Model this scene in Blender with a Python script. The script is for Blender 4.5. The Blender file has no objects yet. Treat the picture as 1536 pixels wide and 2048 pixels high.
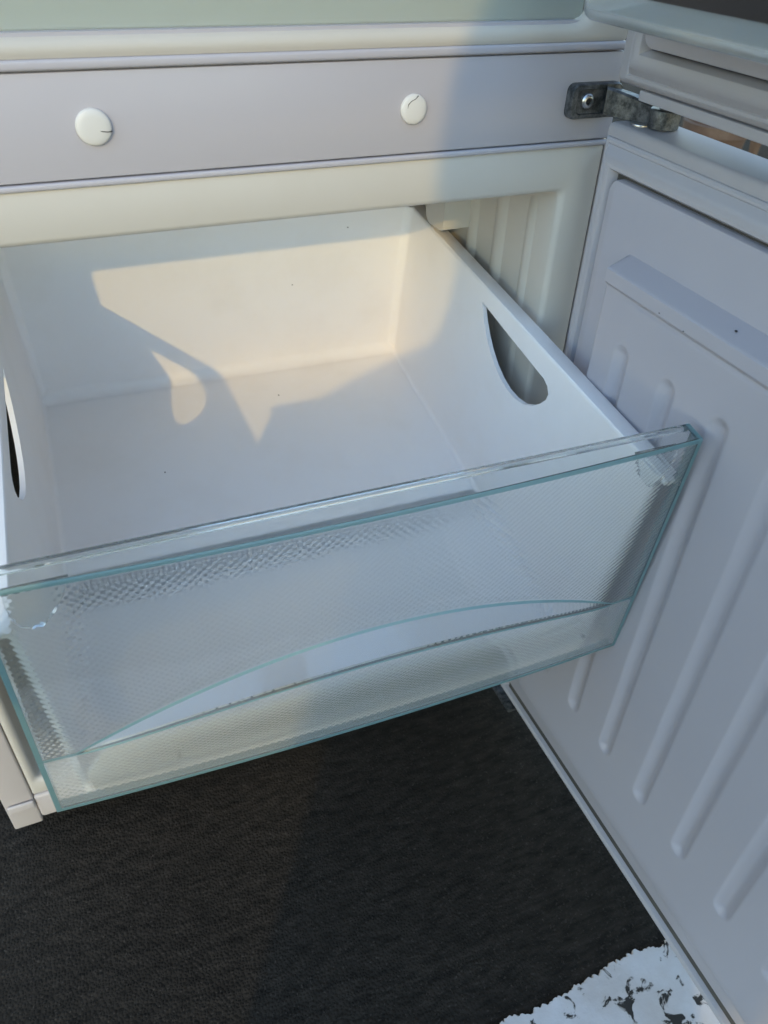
import bpy, bmesh, math, random
from mathutils import Vector, Matrix, noise
from mathutils.geometry import tessellate_polygon
R = math.radians
random.seed(7)
scene = bpy.context.scene
COL = scene.collection

# ------------------------------------------------------------------ camera
cd = bpy.data.cameras.new("camera")
cam = bpy.data.objects.new("camera", cd)
COL.objects.link(cam)
RM = ((0.92434905, 0.31400046, 0.21675456), (-0.38018830, 0.71007941, 0.59265849), (0.03218209, -0.63023086, 0.77574053))
rt = Vector([RM[i][0] for i in range(3)]); fw = Vector([RM[i][1] for i in range(3)]); up = Vector([RM[i][2] for i in range(3)])
CAMP = Vector((0.17864, -0.54377, 0.80831))
m = Matrix((rt, up, -fw)).transposed().to_4x4(); m.translation = CAMP
cam.matrix_world = m
cd.sensor_fit = 'VERTICAL'; cd.sensor_height = 36.0; cd.lens = 36.0 * 1556.43 / 2048.0
cd.clip_start = 0.005; cd.clip_end = 2000
cd.dof.use_dof = True; cd.dof.focus_distance = 0.62; cd.dof.aperture_fstop = 11.0
scene.camera = cam

# ------------------------------------------------------------------ sky and sun
SUN_TRAVEL = Vector((0.50, 0.783, -0.37)).normalized()
world = bpy.data.worlds.new("World"); scene.world = world; world.use_nodes = True
wn = world.node_tree.nodes; wl = world.node_tree.links
sky = wn.new("ShaderNodeTexSky"); sky.sky_type = 'NISHITA'; sky.sun_disc = False
to_sun = -SUN_TRAVEL
sky.sun_elevation = math.asin(to_sun.z)
sky.sun_rotation = math.atan2(to_sun.x, to_sun.y)
sky.air_density = 1.3; sky.dust_density = 0.0; sky.ozone_density = 1.0
wn["Background"].inputs[1].default_value = 0.15
wl.new(sky.outputs[0], wn["Background"].inputs[0])
sd = bpy.data.lights.new("sun", 'SUN'); sd.energy = 0.42; sd.angle = R(0.75); sd.color = (1.0, 0.69, 0.22)
sun = bpy.data.objects.new("sun", sd); COL.objects.link(sun)
sun.rotation_euler = SUN_TRAVEL.to_track_quat('-Z', 'Y').to_euler()
sun.location = to_sun * 8

vs = scene.view_settings
scene.display_settings.display_device = 'sRGB'
vs.view_transform = 'Standard'; vs.look = 'None'; vs.gamma = 1.0; vs.use_curve_mapping = False
vs.exposure = 1.62
cy = scene.cycles
cy.max_bounces = 14; cy.transmission_bounces = 12; cy.glossy_bounces = 5; cy.diffuse_bounces = 5; cy.transparent_max_bounces = 12
cy.caustics_refractive = True; cy.caustics_reflective = False
cy.use_denoising = True
cy.sample_clamp_indirect = 6.0

# ------------------------------------------------------------------ materials
def mat(name):
    mt = bpy.data.materials.new(name); mt.use_nodes = True
    return mt, mt.node_tree.nodes, mt.node_tree.links, mt.node_tree.nodes["Principled BSDF"]

def plastic(name, col, rough=0.4, stain=(0.6, 0.55, 0.45), stain_amt=0.12, bump=0.02, spec=0.4, grain=900.0, stain_scale=9.0):
    mt, n, l, b = mat(name)
    tc = n.new("ShaderNodeTexCoord")
    n1 = n.new("ShaderNodeTexNoise"); n1.inputs["Scale"].default_value = stain_scale; n1.inputs["Detail"].default_value = 6; n1.inputs["Roughness"].default_value = 0.62
    l.new(tc.outputs["Object"], n1.inputs["Vector"])
    rp = n.new("ShaderNodeValToRGB"); rp.color_ramp.elements[0].position = 0.48; rp.color_ramp.elements[1].position = 0.80
    l.new(n1.outputs["Fac"], rp.inputs[0])
    ml = n.new("ShaderNodeMath"); ml.operation = 'MULTIPLY'; ml.inputs[1].default_value = stain_amt
    l.new(rp.outputs[0], ml.inputs[0])
    mx = n.new("ShaderNodeMix"); mx.data_type = 'RGBA'
    mx.inputs[6].default_value = (*col, 1); mx.inputs[7].default_value = (*stain, 1)
    l.new(ml.outputs[0], mx.inputs[0]); l.new(mx.outputs[2], b.inputs["Base Color"])
    n2 = n.new("ShaderNodeTexNoise"); n2.inputs["Scale"].default_value = 30; n2.inputs["Detail"].default_value = 5
    l.new(tc.outputs["Object"], n2.inputs["Vector"])
    mr = n.new("ShaderNodeMapRange"); mr.inputs[3].default_value = rough - 0.07; mr.inputs[4].default_value = rough + 0.10
    l.new(n2.outputs["Fac"], mr.inputs[0]); l.new(mr.outputs[0], b.inputs["Roughness"])
    n3 = n.new("ShaderNodeTexNoise"); n3.inputs["Scale"].default_value = grain; n3.inputs["Detail"].default_value = 2
    l.new(tc.outputs["Object"], n3.inputs["Vector"])
    bp = n.new("ShaderNodeBump"); bp.inputs["Strength"].default_value = bump; bp.inputs["Distance"].default_value = 0.001
    l.new(n3.outputs["Fac"], bp.inputs["Height"]); l.new(bp.outputs[0], b.inputs["Normal"])
    b.inputs["Specular IOR Level"].default_value = spec
    return mt

M = {}
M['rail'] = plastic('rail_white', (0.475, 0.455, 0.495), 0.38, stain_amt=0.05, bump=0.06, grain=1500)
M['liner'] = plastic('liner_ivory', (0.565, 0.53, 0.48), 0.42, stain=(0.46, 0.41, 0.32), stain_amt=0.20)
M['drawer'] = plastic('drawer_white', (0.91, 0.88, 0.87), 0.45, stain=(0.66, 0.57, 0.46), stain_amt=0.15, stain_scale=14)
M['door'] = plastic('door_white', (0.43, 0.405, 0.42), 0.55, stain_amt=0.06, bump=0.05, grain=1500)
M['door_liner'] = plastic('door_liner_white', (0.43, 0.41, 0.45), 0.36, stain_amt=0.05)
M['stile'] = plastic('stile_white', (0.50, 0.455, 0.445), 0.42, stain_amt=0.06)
M['seam_shade_grime'] = plastic('seam_shade_grime', (0.07, 0.065, 0.06), 0.8)  # dark colour for shade and grime painted into the door seams
M['gasket'] = plastic('gasket_white', (0.45, 0.43, 0.455), 0.5, stain=(0.4, 0.37, 0.34), stain_amt=0.12)
M['cap'] = plastic('cap_ivory', (0.70, 0.68, 0.65), 0.35, stain_amt=0.05)
M['dark'] = plastic('dark_gap', (0.02, 0.02, 0.022), 0.7, stain=(0.05, 0.04, 0.03))
M['skin'] = plastic('skin', (0.50, 0.32, 0.24), 0.5)
M['cloth'] = plastic('jacket_cloth', (0.06, 0.07, 0.10), 0.9, bump=0.2)
M['trousers'] = plastic('trousers_cloth', (0.05, 0.055, 0.07), 0.9, bump=0.2)
M['hair'] = plastic('hair', (0.04, 0.03, 0.025), 0.7)
M['phone'] = plastic('phone_black', (0.015, 0.015, 0.017), 0.2, stain_amt=0.02)
M['steel'] = plastic('screw_steel', (0.55, 0.56, 0.58), 0.28); M['steel'].node_tree.nodes["Principled BSDF"].inputs["Metallic"].default_value = 1.0

def hinge_metal():
    mt, n, l, b = mat('hinge_dark_metal')
    tc = n.new("ShaderNodeTexCoord")
    n1 = n.new("ShaderNodeTexNoise"); n1.inputs["Scale"].default_value = 160; n1.inputs["Detail"].default_value = 6; n1.inputs["Roughness"].default_value = 0.7
    l.new(tc.outputs["Object"], n1.inputs["Vector"])
    rp = n.new("ShaderNodeValToRGB"); e = rp.color_ramp.elements
    e[0].position = 0.38; e[0].color = (0.035, 0.040, 0.044, 1); e[1].position = 0.72; e[1].color = (0.22, 0.225, 0.235, 1)
    l.new(n1.outputs["Fac"], rp.inputs[0]); l.new(rp.outputs[0], b.inputs["Base Color"])
    b.inputs["Metallic"].default_value = 0.55; b.inputs["Roughness"].default_value = 0.38
    bp = n.new("ShaderNodeBump"); bp.inputs["Strength"].default_value = 0.35; bp.inputs["Distance"].default_value = 0.001
    l.new(n1.outputs["Fac"], bp.inputs["Height"]); l.new(bp.outputs[0], b.inputs["Normal"])
    return mt
M['hinge'] = hinge_metal()

def clear(name, col, rough=0.0, pattern=False, ior=1.45, amt=0.5, trans=1.0, absorb=0.0):
    mt, n, l, b = mat(name)
    b.inputs["Base Color"].default_value = (*col, 1)
    b.inputs["Transmission Weight"].default_value = trans
    if absorb > 0:
        va = n.new("ShaderNodeVolumeAbsorption"); va.inputs["Color"].default_value = (0.20, 0.74, 0.78, 1); va.inputs["Density"].default_value = absorb
        l.new(va.outputs[0], n["Material Output"].inputs["Volume"])
    b.inputs["IOR"].default_value = ior
    b.inputs["Roughness"].default_value = rough
    if pattern:
        tc = n.new("ShaderNodeTexCoord"); sp = n.new("ShaderNodeSeparateXYZ"); l.new(tc.outputs["Object"], sp.inputs[0])
        def sn(inp, a, bb, k):
            ad = n.new("ShaderNodeMath"); ad.operation = 'MULTIPLY_ADD'; l.new(sp.outputs[inp[0]], ad.inputs[0]); ad.inputs[1].default_value = a
            m2 = n.new("ShaderNodeMath"); m2.operation = 'MULTIPLY'; l.new(sp.outputs[inp[1]], m2.inputs[0]); m2.inputs[1].default_value = bb
            l.new(m2.outputs[0], ad.inputs[2])
            s = n.new("ShaderNodeMath"); s.operation = 'SINE'; l.new(ad.outputs[0], s.inputs[0]); return s
        k = 2 * math.pi / 0.0056
        s1 = sn((0, 2), k, k, 1); s2 = sn((0, 2), k, -k, 1)
        mu = n.new("ShaderNodeMath"); mu.operation = 'ADD'; l.new(s1.outputs[0], mu.inputs[0]); l.new(s2.outputs[0], mu.inputs[1])
        bp = n.new("ShaderNodeBump"); bp.inputs["Strength"].default_value = amt; bp.inputs["Distance"].default_value = 0.0006
        l.new(mu.outputs[0], bp.inputs["Height"]); l.new(bp.outputs[0], b.inputs["Normal"])
    return mt
M['clear'] = clear('clear_teal_plastic', (0.955, 0.988, 0.99), 0.05, trans=0.97)
M['clear_pat'] = clear('clear_patterned_plastic', (0.955, 0.988, 0.99), 0.13, True, amt=0.085, trans=0.90)
M['clear_soft'] = clear('clear_soft_patterned_plastic', (0.96, 0.99, 0.995), 0.16, True, amt=0.03, trans=0.86)
M['clear_frost'] = clear('frosted_pull_plastic', (0.95, 0.985, 0.99), 0.10, trans=0.84)
M['glass_edge'] = clear('teal_edge_plastic', (0.20, 0.36, 0.385), 0.35, trans=0.40)
M['crisper'] = clear('crisper_sage', (0.80, 0.86, 0.80), 0.35); M['crisper'].node_tree.nodes['Principled BSDF'].inputs['Transmission Weight'].default_value = 0.6
M['bin'] = clear('clear_bin_plastic', (0.88, 0.95, 0.955), 0.10, trans=0.86)

def asphalt():
    mt, n, l, b = mat('asphalt')
    tc = n.new("ShaderNodeTexCoord")
    mp = n.new("ShaderNodeMapping"); mp.inputs["Scale"].default_value = (1, 3.2, 1); l.new(tc.outputs["Object"], mp.inputs[0])
    a = n.new("ShaderNodeTexNoise"); a.inputs["Scale"].default_value = 38; a.inputs["Detail"].default_value = 8; a.inputs["Roughness"].default_value = 0.65; l.new(mp.outputs[0], a.inputs["Vector"])
    g = n.new("ShaderNodeTexNoise"); g.inputs["Scale"].default_value = 420; g.inputs["Detail"].default_value = 3; l.new(tc.outputs["Object"], g.inputs["Vector"])
    w = n.new("ShaderNodeTexNoise"); w.inputs["Scale"].default_value = 5; w.inputs["Detail"].default_value = 4; l.new(tc.outputs["Object"], w.inputs["Vector"])
    r1 = n.new("ShaderNodeValToRGB"); e = r1.color_ramp.elements
    e[0].position = 0.30; e[0].color = (0.0105, 0.0088, 0.0072, 1); e[1].position = 0.75; e[1].color = (0.048, 0.0385, 0.0300, 1)
    l.new(a.outputs["Fac"], r1.inputs[0])
    r2 = n.new("ShaderNodeValToRGB"); e = r2.color_ramp.elements
    e[0].position = 0.60; e[0].color = (0, 0, 0, 1); e[1].position = 0.78; e[1].color = (1, 1, 1, 1)
    l.new(g.outputs["Fac"], r2.inputs[0])
    mx = n.new("ShaderNodeMix"); mx.data_type = 'RGBA'; l.new(r2.outputs[0], mx.inputs[0]); l.new(r1.outputs[0], mx.inputs[6]); mx.inputs[7].default_value = (0.085, 0.070, 0.056, 1)
    mw = n.new("ShaderNodeMix"); mw.data_type = 'RGBA'; mw.blend_type = 'MULTIPLY'; mw.inputs[0].default_value = 0.5
    l.new(mx.outputs[2], mw.inputs[6])
    rw = n.new("ShaderNodeValToRGB"); rw.color_ramp.elements[0].position = 0.3; rw.color_ramp.elements[1].position = 0.7; rw.color_ramp.elements[0].color = (0.5, 0.5, 0.5, 1)
    l.new(w.outputs["Fac"], rw.inputs[0]); l.new(rw.outputs[0], mw.inputs[7]); l.new(mw.outputs[2], b.inputs["Base Color"])
    b.inputs["Roughness"].default_value = 0.9; b.inputs["Specular IOR Level"].default_value = 0.15
    v = n.new("ShaderNodeTexVoronoi"); v.inputs["Scale"].default_value = 330; v.inputs["Randomness"].default_value = 1.0; l.new(tc.outputs["Object"], v.inputs["Vector"])
    ad = n.new("ShaderNodeMath"); ad.operation = 'MULTIPLY_ADD'; ad.inputs[1].default_value = -0.9; l.new(v.outputs["Distance"], ad.inputs[0]); l.new(a.outputs["Fac"], ad.inputs[2])
    bp = n.new("ShaderNodeBump"); bp.inputs["Strength"].default_value = 0.55; bp.inputs["Distance"].default_value = 0.003
    l.new(ad.outputs[0], bp.inputs["Height"]); l.new(bp.outputs[0], b.inputs["Normal"])
    return mt
M['asphalt'] = asphalt()

def paint():
    mt, n, l, b = mat('worn_road_paint')
    tc = n.new("ShaderNodeTexCoord")
    a = n.new("ShaderNodeTexNoise"); a.inputs["Scale"].default_value = 62; a.inputs["Detail"].default_value = 5; a.inputs["Roughness"].default_value = 0.6; a.inputs["Distortion"].default_value = 0.6; l.new(tc.outputs["Object"], a.inputs["Vector"])
    r = n.new("ShaderNodeValToRGB"); e = r.color_ramp.elements; e[0].position = 0.385; e[0].color = (0.035, 0.032, 0.03, 1); e[1].position = 0.425; e[1].color = (0.72, 0.68, 0.675, 1)
    l.new(a.outputs["Fac"], r.inputs[0])
    c = n.new("ShaderNodeTexNoise"); c.inputs["Scale"].default_value = 12; c.inputs["Detail"].default_value = 5; l.new(tc.outputs["Object"], c.inputs["Vector"])
    rc = n.new("ShaderNodeValToRGB"); rc.color_ramp.elements[0].color = (0.80, 0.74, 0.68, 1); rc.color_ramp.elements[0].position = 0.35; rc.color_ramp.elements[1].position = 0.6
    l.new(c.outputs["Fac"], rc.inputs[0])
    mx = n.new("ShaderNodeMix"); mx.data_type = 'RGBA'; mx.blend_type = 'MULTIPLY'; mx.inputs[0].default_value = 1; l.new(r.outputs[0], mx.inputs[6]); l.new(rc.outputs[0], mx.inputs[7])
    l.new(mx.outputs[2], b.inputs["Base Color"]); b.inputs["Roughness"].default_value = 0.8
    d = n.new("ShaderNodeTexNoise"); d.inputs["Scale"].default_value = 140; d.inputs["Detail"].default_value = 4; l.new(tc.outputs["Object"], d.inputs["Vector"])
    ad = n.new("ShaderNodeMath"); ad.operation = 'MULTIPLY_ADD'; ad.inputs[1].default_value = 0.5; l.new(d.outputs["Fac"], ad.inputs[0]); l.new(r.outputs[0], ad.inputs[2])
    bp = n.new("ShaderNodeBump"); bp.inputs["Strength"].default_value = 0.7; bp.inputs["Distance"].default_value = 0.002
    l.new(ad.outputs[0], bp.inputs["Height"]); l.new(bp.outputs[0], b.inputs["Normal"])
    return mt
M['paint'] = paint()
def leafmat():
    mt, n, l, b = mat('shrub_leaf'); b.inputs["Base Color"].default_value = (0.025, 0.06, 0.03, 1); b.inputs["Roughness"].default_value = 0.6
    return mt
M['leaf'] = leafmat()
M['bark'] = plastic('bark', (0.10, 0.065, 0.045), 0.9, bump=0.3)
M['terracotta'] = plastic('brown_clay', (0.095, 0.06, 0.045), 0.8, bump=0.2)
M['stone'] = plastic('pale_stone', (0.42, 0.40, 0.40), 0.8, bump=0.2)

# ------------------------------------------------------------------ mesh helpers
def link(name, bm, material, parent=None, smooth=None, props=None):
    me = bpy.data.meshes.new(name)
    bmesh.ops.recalc_face_normals(bm, faces=bm.faces[:])
    bm.to_mesh(me); bm.free()
    o = bpy.data.objects.new(name, me); COL.objects.link(o)
    mats = material if isinstance(material, (list, tuple)) else [material]
    for x in mats: me.materials.append(x)
    if smooth:
        me.shade_smooth()
        me.set_sharp_from_angle(angle=R(smooth))
    if parent: o.parent = parent
    for k, v in (props or {}).items(): o[k] = v
    return o

def box(bm, a, b, bev=0.0, seg=2):
    x0, y0, z0 = a; x1, y1, z1 = b
    vs_ = [bm.verts.new(p) for p in ((x0,y0,z0),(x1,y0,z0),(x1,y1,z0),(x0,y1,z0),(x0,y0,z1),(x1,y0,z1),(x1,y1,z1),(x0,y1,z1))]
    fs = [bm.faces.new([vs_[i] for i in f]) for f in ((0,3,2,1),(4,5,6,7),(0,1,5,4),(1,2,6,5),(2,3,7,6),(3,0,4,7))]
    if bev > 0:
        es = list({e for f in fs for e in f.edges})
        bmesh.ops.bevel(bm, geom=es, offset=bev, segments=seg, affect='EDGES', profile=0.5)
    return vs_

def rrect(x0, x1, z0, z1, r, n=6):
    pts = []
    for cx, cz, a0 in ((x1-r, z1-r, 0), (x0+r, z1-r, 90), (x0+r, z0+r, 180), (x1-r, z0+r, 270)):
        for i in range(n+1):
            a = R(a0 + 90*i/n); pts.append((cx + r*math.cos(a), cz + r*math.sin(a)))
    return pts

def loft(bm, rings, cap_first=False, cap_last=False, closed=True):
    V = [[bm.verts.new(p) for p in r] for r in rings]
    n = len(V[0])
    for a, b in zip(V, V[1:]):
        for i in range(n if closed else n-1):
            j = (i+1) % n
            bm.faces.new((a[i], a[j], b[j], b[i]))
    if cap_first: bm.faces.new(V[0][::-1])
    if cap_last: bm.faces.new(V[-1])
    return V

def prism(bm, outer, holes, f0, f1):
    """flat plate from 2D outline with holes, f0/f1 map 2D -> 3D for both faces"""
    polys = [outer] + list(holes)
    flat = [p for poly in polys for p in poly]
    tris = tessellate_polygon([[Vector((p[0], p[1], 0)) for p in poly] for poly in polys])
    A = [bm.verts.new(f0(*p)) for p in flat]; B = [bm.verts.new(f1(*p)) for p in flat]
    for t in tris:
        try: bm.faces.new([A[i] for i in t])
        except ValueError: pass
        try: bm.faces.new([B[i] for i in reversed(t)])
        except ValueError: pass
    k = 0
    for poly in polys:
        n = len(poly)
        for i in range(n):
            j = (i+1) % n
            bm.faces.new((A[k+i], A[k+j], B[k+j], B[k+i]))
        k += n

def sweep(bm, pts, radius, n=8):
    """round tube through points; radius number or list"""
    P = [Vector(p) for p in pts]
    rad = radius if isinstance(radius, (list, tuple)) else [radius]*len(P)
    rings = []
    for i, p in enumerate(P):
        t = (P[min(i+1, len(P)-1)] - P[max(i-1, 0)]).normalized()
        s = t.orthogonal().normalized() if i == 0 else (sprev - t*sprev.dot(t)).normalized()
        sprev = s; u = t.cross(s)
        rings.append([p + (s*math.cos(2*math.pi*k/n) + u*math.sin(2*math.pi*k/n))*rad[i] for k in range(n)])
    loft(bm, rings, True, True)

def cyl(bm, c, axis, r, h, n=24, bev=0.0):
    """disc along axis from c, optional rounded far edge"""
    ax = Vector(axis).normalized(); s = ax.orthogonal().normalized(); u = ax.cross(s); c = Vector(c)
    prof = [(r, 0)]
    if bev > 0:
        for i in range(5):
            a = R(90*i/4); prof.append((r-bev+bev*math.cos(a), h-bev+bev*math.sin(a)))
    else: prof.append((r, h))
    rings = [[c + ax*hh + (s*math.cos(2*math.pi*k/n)+u*math.sin(2*math.pi*k/n))*rr for k in range(n)] for rr, hh in prof]
    loft(bm, rings, True, True)

def empty(name, loc, label, cat, group=None, rot=None):
    o = bpy.data.objects.new(name, None); COL.objects.link(o); o.location = loc
    o.empty_display_size = 0.05
    if rot: o.rotation_euler = rot
    o["label"] = label; o["category"] = cat
    if group: o["group"] = group
    return o

def tag(o, label, cat, group=None):
    o["label"] = label; o["category"] = cat
    if group: o["group"] = group

GZ = -0.025      # ground level; the cabinet's front trim ends at z = 0

# ------------------------------------------------------------------ ground
bm = bmesh.new()
S = 300.0
vv = [bm.verts.new(p) for p in ((-S,-S,GZ),(S,-S,GZ),(S,S,GZ),(-S,S,GZ))]; bm.faces.new(vv)
link('ground', bm, M['asphalt'], props={"kind": "structure"})
# painted line: ragged edge running along the parking bay, 4 mm coat
bm = bmesh.new()
far, near = [], []
N = 3600
for i in range(N+1):
    x = -1.5 + 4.0*i/N
    rag = noise.fractal(Vector((x*30, 1.3, 0)), 1.0, 2.0, 5)*0.006 + noise.fractal(Vector((x*150, 7, 0)), 0.8, 2.0, 4)*0.0042
    far.append((x, -0.350 + rag)); 
    rag = noise.fractal(Vector((x*30, 9.3, 0)), 1.0, 2.0, 5)*0.006
    near.append((x, -0.47 + rag))
top = [[bm.verts.new((x, y, GZ+0.0035)) for x, y in far], [bm.verts.new((x, y, GZ+0.0035)) for x, y in near]]
bot = [[bm.verts.new((x, y+0.001, GZ-0.001)) for x, y in far], [bm.verts.new((x, y-0.001, GZ-0.001)) for x, y in near]]
for i in range(N):
    bm.faces.new((top[0][i], top[0][i+1], top[1][i+1], top[1][i]))
    bm.faces.new((top[0][i], bot[0][i], bot[0][i+1], top[0][i+1]))
    bm.faces.new((top[1][i], top[1][i+1], bot[1][i+1], bot[1][i]))
link('painted_line', bm, M['paint'], props={"kind": "structure"})

# ------------------------------------------------------------------ refrigerator cabinet
W = 0.60
fr = empty('refrigerator', (0.30, 0.29, GZ), 'white fridge freezer with both doors open and ivory interior, standing on the asphalt', 'refrigerator')
FO = Vector((0.30, 0.29, GZ))
def part(name, bm, material, parent=fr, smooth=None):
    off = FO if parent is fr else Vector((0,0,0))
    if parent is fr: bmesh.ops.translate(bm, verts=bm.verts[:], vec=-FO)
    else:
        bmesh.ops.translate(bm, verts=bm.verts[:], vec=-FO)
    return link(name, bm, material, parent, smooth)

for x0, x1 in ((0.0, 0.0285), (0.5715, 0.600)):
    bm = bmesh.new(); box(bm, (x0, 0.0215, 0.012), (x1, 0.58, 1.70), 0.002)
    part('side_panel', bm, M['rail'], smooth=40)
bm = bmesh.new(); box(bm, (0.0, 0.5805, 0.03), (0.6, 0.592, 1.70), 0.002); part('back_panel', bm, M['dark'], smooth=40)
bm = bmesh.new(); box(bm, (0.0, 0.0, 1.7005), (0.6, 0.592, 1.735), 0.004); part('top_panel', bm, M['rail'], smooth=40)
for x, y in ((0.05, 0.06), (0.55, 0.06), (0.05, 0.53), (0.55, 0.53)):
    bm = bmesh.new(); cyl(bm, (x, y, GZ-0.001), (0,0,1), 0.018, 0.05, 16, 0.003); part('foot', bm, M['dark'], smooth=40)
bm = bmesh.new(); box(bm, (0.0290, 0.05, 0.016), (0.5710, 0.579, 0.055), 0.002); part('base_plate', bm, M['dark'], smooth=40)
# left stile: flat front with softly rounded outer edge
bm = bmesh.new(); box(bm, (0.0, 0.0, 0.0), (0.0290, 0.0210, 0.6505), 0.0022, 3); part('stile', bm, M['stile'], smooth=40)
bm = bmesh.new(); box(bm, (0.5985, 0.0005, 0.0), (0.6, 0.0210, 0.6505), 0.0004, 1); part('stile', bm, M['stile'], smooth=40)
# bottom sill in two steps
bm = bmesh.new(); box(bm, (0.0296, -0.0015, 0.0095), (0.5980, 0.020, 0.0490), 0.004, 4); part('sill', bm, M['stile'], smooth=40)
bm = bmesh.new(); box(bm, (0.0030, -0.0042, 0.0330), (0.0292, -0.0003, 0.0460), 0.0022, 3); part('stile_clip', bm, M['stile'], smooth=40)

# freezer liner: lofted rounded ring
def ring(x0, x1, z0, z1, r, y): return [(px, y, pz) for px, pz in rrect(x0, x1, z0, z1, r, 6)]
bm = bmesh.new()
rings = [ring(0.0305, 0.5965, 0.0510, 0.6510, 0.002, 0.012), ring(0.0305, 0.5965, 0.0510, 0.6510, 0.002, 0.0012),
         ring(0.0325, 0.5950, 0.0540, 0.6490, 0.003, 0.0)]
for k in range(1, 8):
    a = R(90*k/7); d = 0.006
    rings.append(ring(0.0390-d+d*math.sin(a)+0.0, 0.5640+d-d*math.sin(a), 0.0735-d+d*math.sin(a), 0.6170+d-d*math.sin(a), 0.006, d*(1-math.cos(a))))
rings += [ring(0.0385, 0.5655, 0.0725, 0.6190, 0.008, 0.030), ring(0.0370, 0.5675, 0.0700, 0.6230, 0.018, 0.12), ring(0.0365, 0.5680, 0.0690, 0.6250, 0.02, 0.47), ring(0.045, 0.560, 0.08, 0.615, 0.02, 0.478)]
loft(bm, rings, False, True)
bmesh.ops.reverse_faces(bm, faces=bm.faces[:])
liner = part('freezer_liner', bm, M['liner'], smooth=35)
# vertical reinforcing ribs moulded in the liner side wall, one mesh each
for sx in (1, -1):
    for y0, w, hgt in ((0.040, 0.016, 0.0026), (0.092, 0.018, 0.0030), (0.146, 0.016, 0.0026)):
        bm = bmesh.new()
        xw = 0.5685 if sx > 0 else 0.0355
        rr = []
        for z, f in ((0.31, 0.0), (0.318, 0.8), (0.33, 1.0), (0.588, 1.0), (0.600, 0.8), (0.609, 0.0)):
            rr.append([(xw - sx*(0.002+hgt*f)*math.sin(math.pi*k/8) if f > 0 else xw - sx*0.0001*k*(8-k)/16, y0 + w*(0.5-k/8)*1.6, z) for k in range(9)])
        loft(bm, rr, closed=False)
        part('wall_rib', bm, M['liner'], smooth=50)
# drawer stop moulded on the right wall above the drawer rim
bm = bmesh.new()
outl = [(0.1800, 0.640), (0.1800, 0.5475), (0.1780, 0.5430), (0.1745, 0.5395), (0.1690, 0.5375), (0.1450, 0.5385), (0.1390, 0.5410), (0.1390, 0.640)]
prism(bm, outl, [], lambda y, z: (0.5350, y+0.008, min(z, 0.622)), lambda y, z: (0.5690, y+0.008, min(z, 0.622)))
bmesh.ops.bevel(bm, geom=[e for e in bm.edges if abs(e.verts[0].co.x-0.535) < 1e-4 and abs(e.verts[1].co.x-0.535) < 1e-4 and len(e.link_faces) == 2 and e.calc_face_angle(0) > 0.5], offset=0.003, segments=3, affect='EDGES')
part('drawer_stop', bm, M['liner'], smooth=40)
# glass plate the drawer slides on
bm = bmesh.new(); box(bm, (0.0380, 0.012, 0.2990), (0.5670, 0.45, 0.3035), 0.001); part('glass_shelf', bm, M['clear'], smooth=40)
bm = bmesh.new(); box(bm, (0.050, 0.440, 0.075), (0.555, 0.472, 0.290), 0.004); part('dark_rear_panel', bm, M['dark'], smooth=40)  # dark panel low at the liner's back, behind the left hand hole

# middle rail with beads, grooves and screw caps
bm = bmesh.new(); box(bm, (0.0004, 0.0000, 0.65620), (W, 0.0200, 0.71560), 0.0007, 2); rail = part('middle_rail', bm, M['rail'], smooth=40)
bm = bmesh.new(); box(bm, (0.001, 0.0045, 0.640), (W-0.001, 0.0600, 0.735), 0.0); part('rail_core', bm, M['rail'])
bm = bmesh.new(); box(bm, (0.0004, -0.0022, 0.71680), (W-0.0006, 0.0040, 0.72230), 0.0016, 3); part('rail_bead', bm, M['rail'], rail, smooth=40)
bm = bmesh.new(); box(bm, (0.0004, -0.0018, 0.65130), (W-0.0006, 0.0040, 0.65520), 0.0014, 3); part('rail_bead', bm, M['rail'], rail, smooth=40)
def screw_cap(x, z, r, slit):
    bm = bmesh.new()
    rings = []
    n = 40
    prof = [(r*0.94, 0.0), (r, -0.0006), (r, -0.0016), (r*0.96, -0.0026), (r*0.88, -0.0032), (r*0.6, -0.0036), (r*0.3, -0.0038)]
    for rr, y in prof: rings.append([(x+rr*math.cos(2*math.pi*k/n), y, z+rr*math.sin(2*math.pi*k/n)) for k in range(n)])
    loft(bm, rings, False, True)
    part('screw_cap', bm, M['cap'], rail, smooth=45)
    bm = bmesh.new()
    sweep(bm, [(x+r*a, y, z+r*b) for a, b, y in slit], [0.00006]+[0.00032]*(len(slit)-2)+[0.00042], 6)
    part('cap_crack', bm, M['dark'], rail)
screw_cap(0.2148, 0.6858, 0.0106, [(0.18, -0.16, -0.0036), (0.45, -0.22, -0.0036), (0.72, -0.26, -0.0034), (0.97, -0.25, -0.0026)])
screw_cap(0.4283, 0.6852, 0.0098, [(-0.55, 0.12, -0.0036), (-0.50, 0.36, -0.0035), (-0.30, 0.55, -0.0034), (0.02, 0.68, -0.0033), (0.24, 0.88, -0.0030)])

# upper compartment liner
bm = bmesh.new()
rings = [ring(0.0010, 0.5985, 0.7224, 1.699, 0.002, 0.012), ring(0.0010, 0.5985, 0.7224, 1.699, 0.002, 0.0014), ring(0.0030, 0.5970, 0.7245, 1.697, 0.006, 0.0)]
for k in range(1, 8):
    a = R(90*k/7); d = 0.007
    rings.append(ring(0.028-d+d*math.sin(a), 0.5740+d-d*math.sin(a), 0.7335-d+d*math.sin(a), 1.675, 0.026, d*(1-math.cos(a))))
rings += [ring(0.027, 0.575, 0.7325, 1.676, 0.026, 0.03), ring(0.026, 0.576, 0.731, 1.68, 0.026, 0.50), ring(0.035, 0.567, 0.740, 1.67, 0.026, 0.51)]
loft(bm, rings, False, True)
bmesh.ops.reverse_faces(bm, faces=bm.faces[:])
part('fridge_liner', bm, M['liner'], smooth=35)

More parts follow.
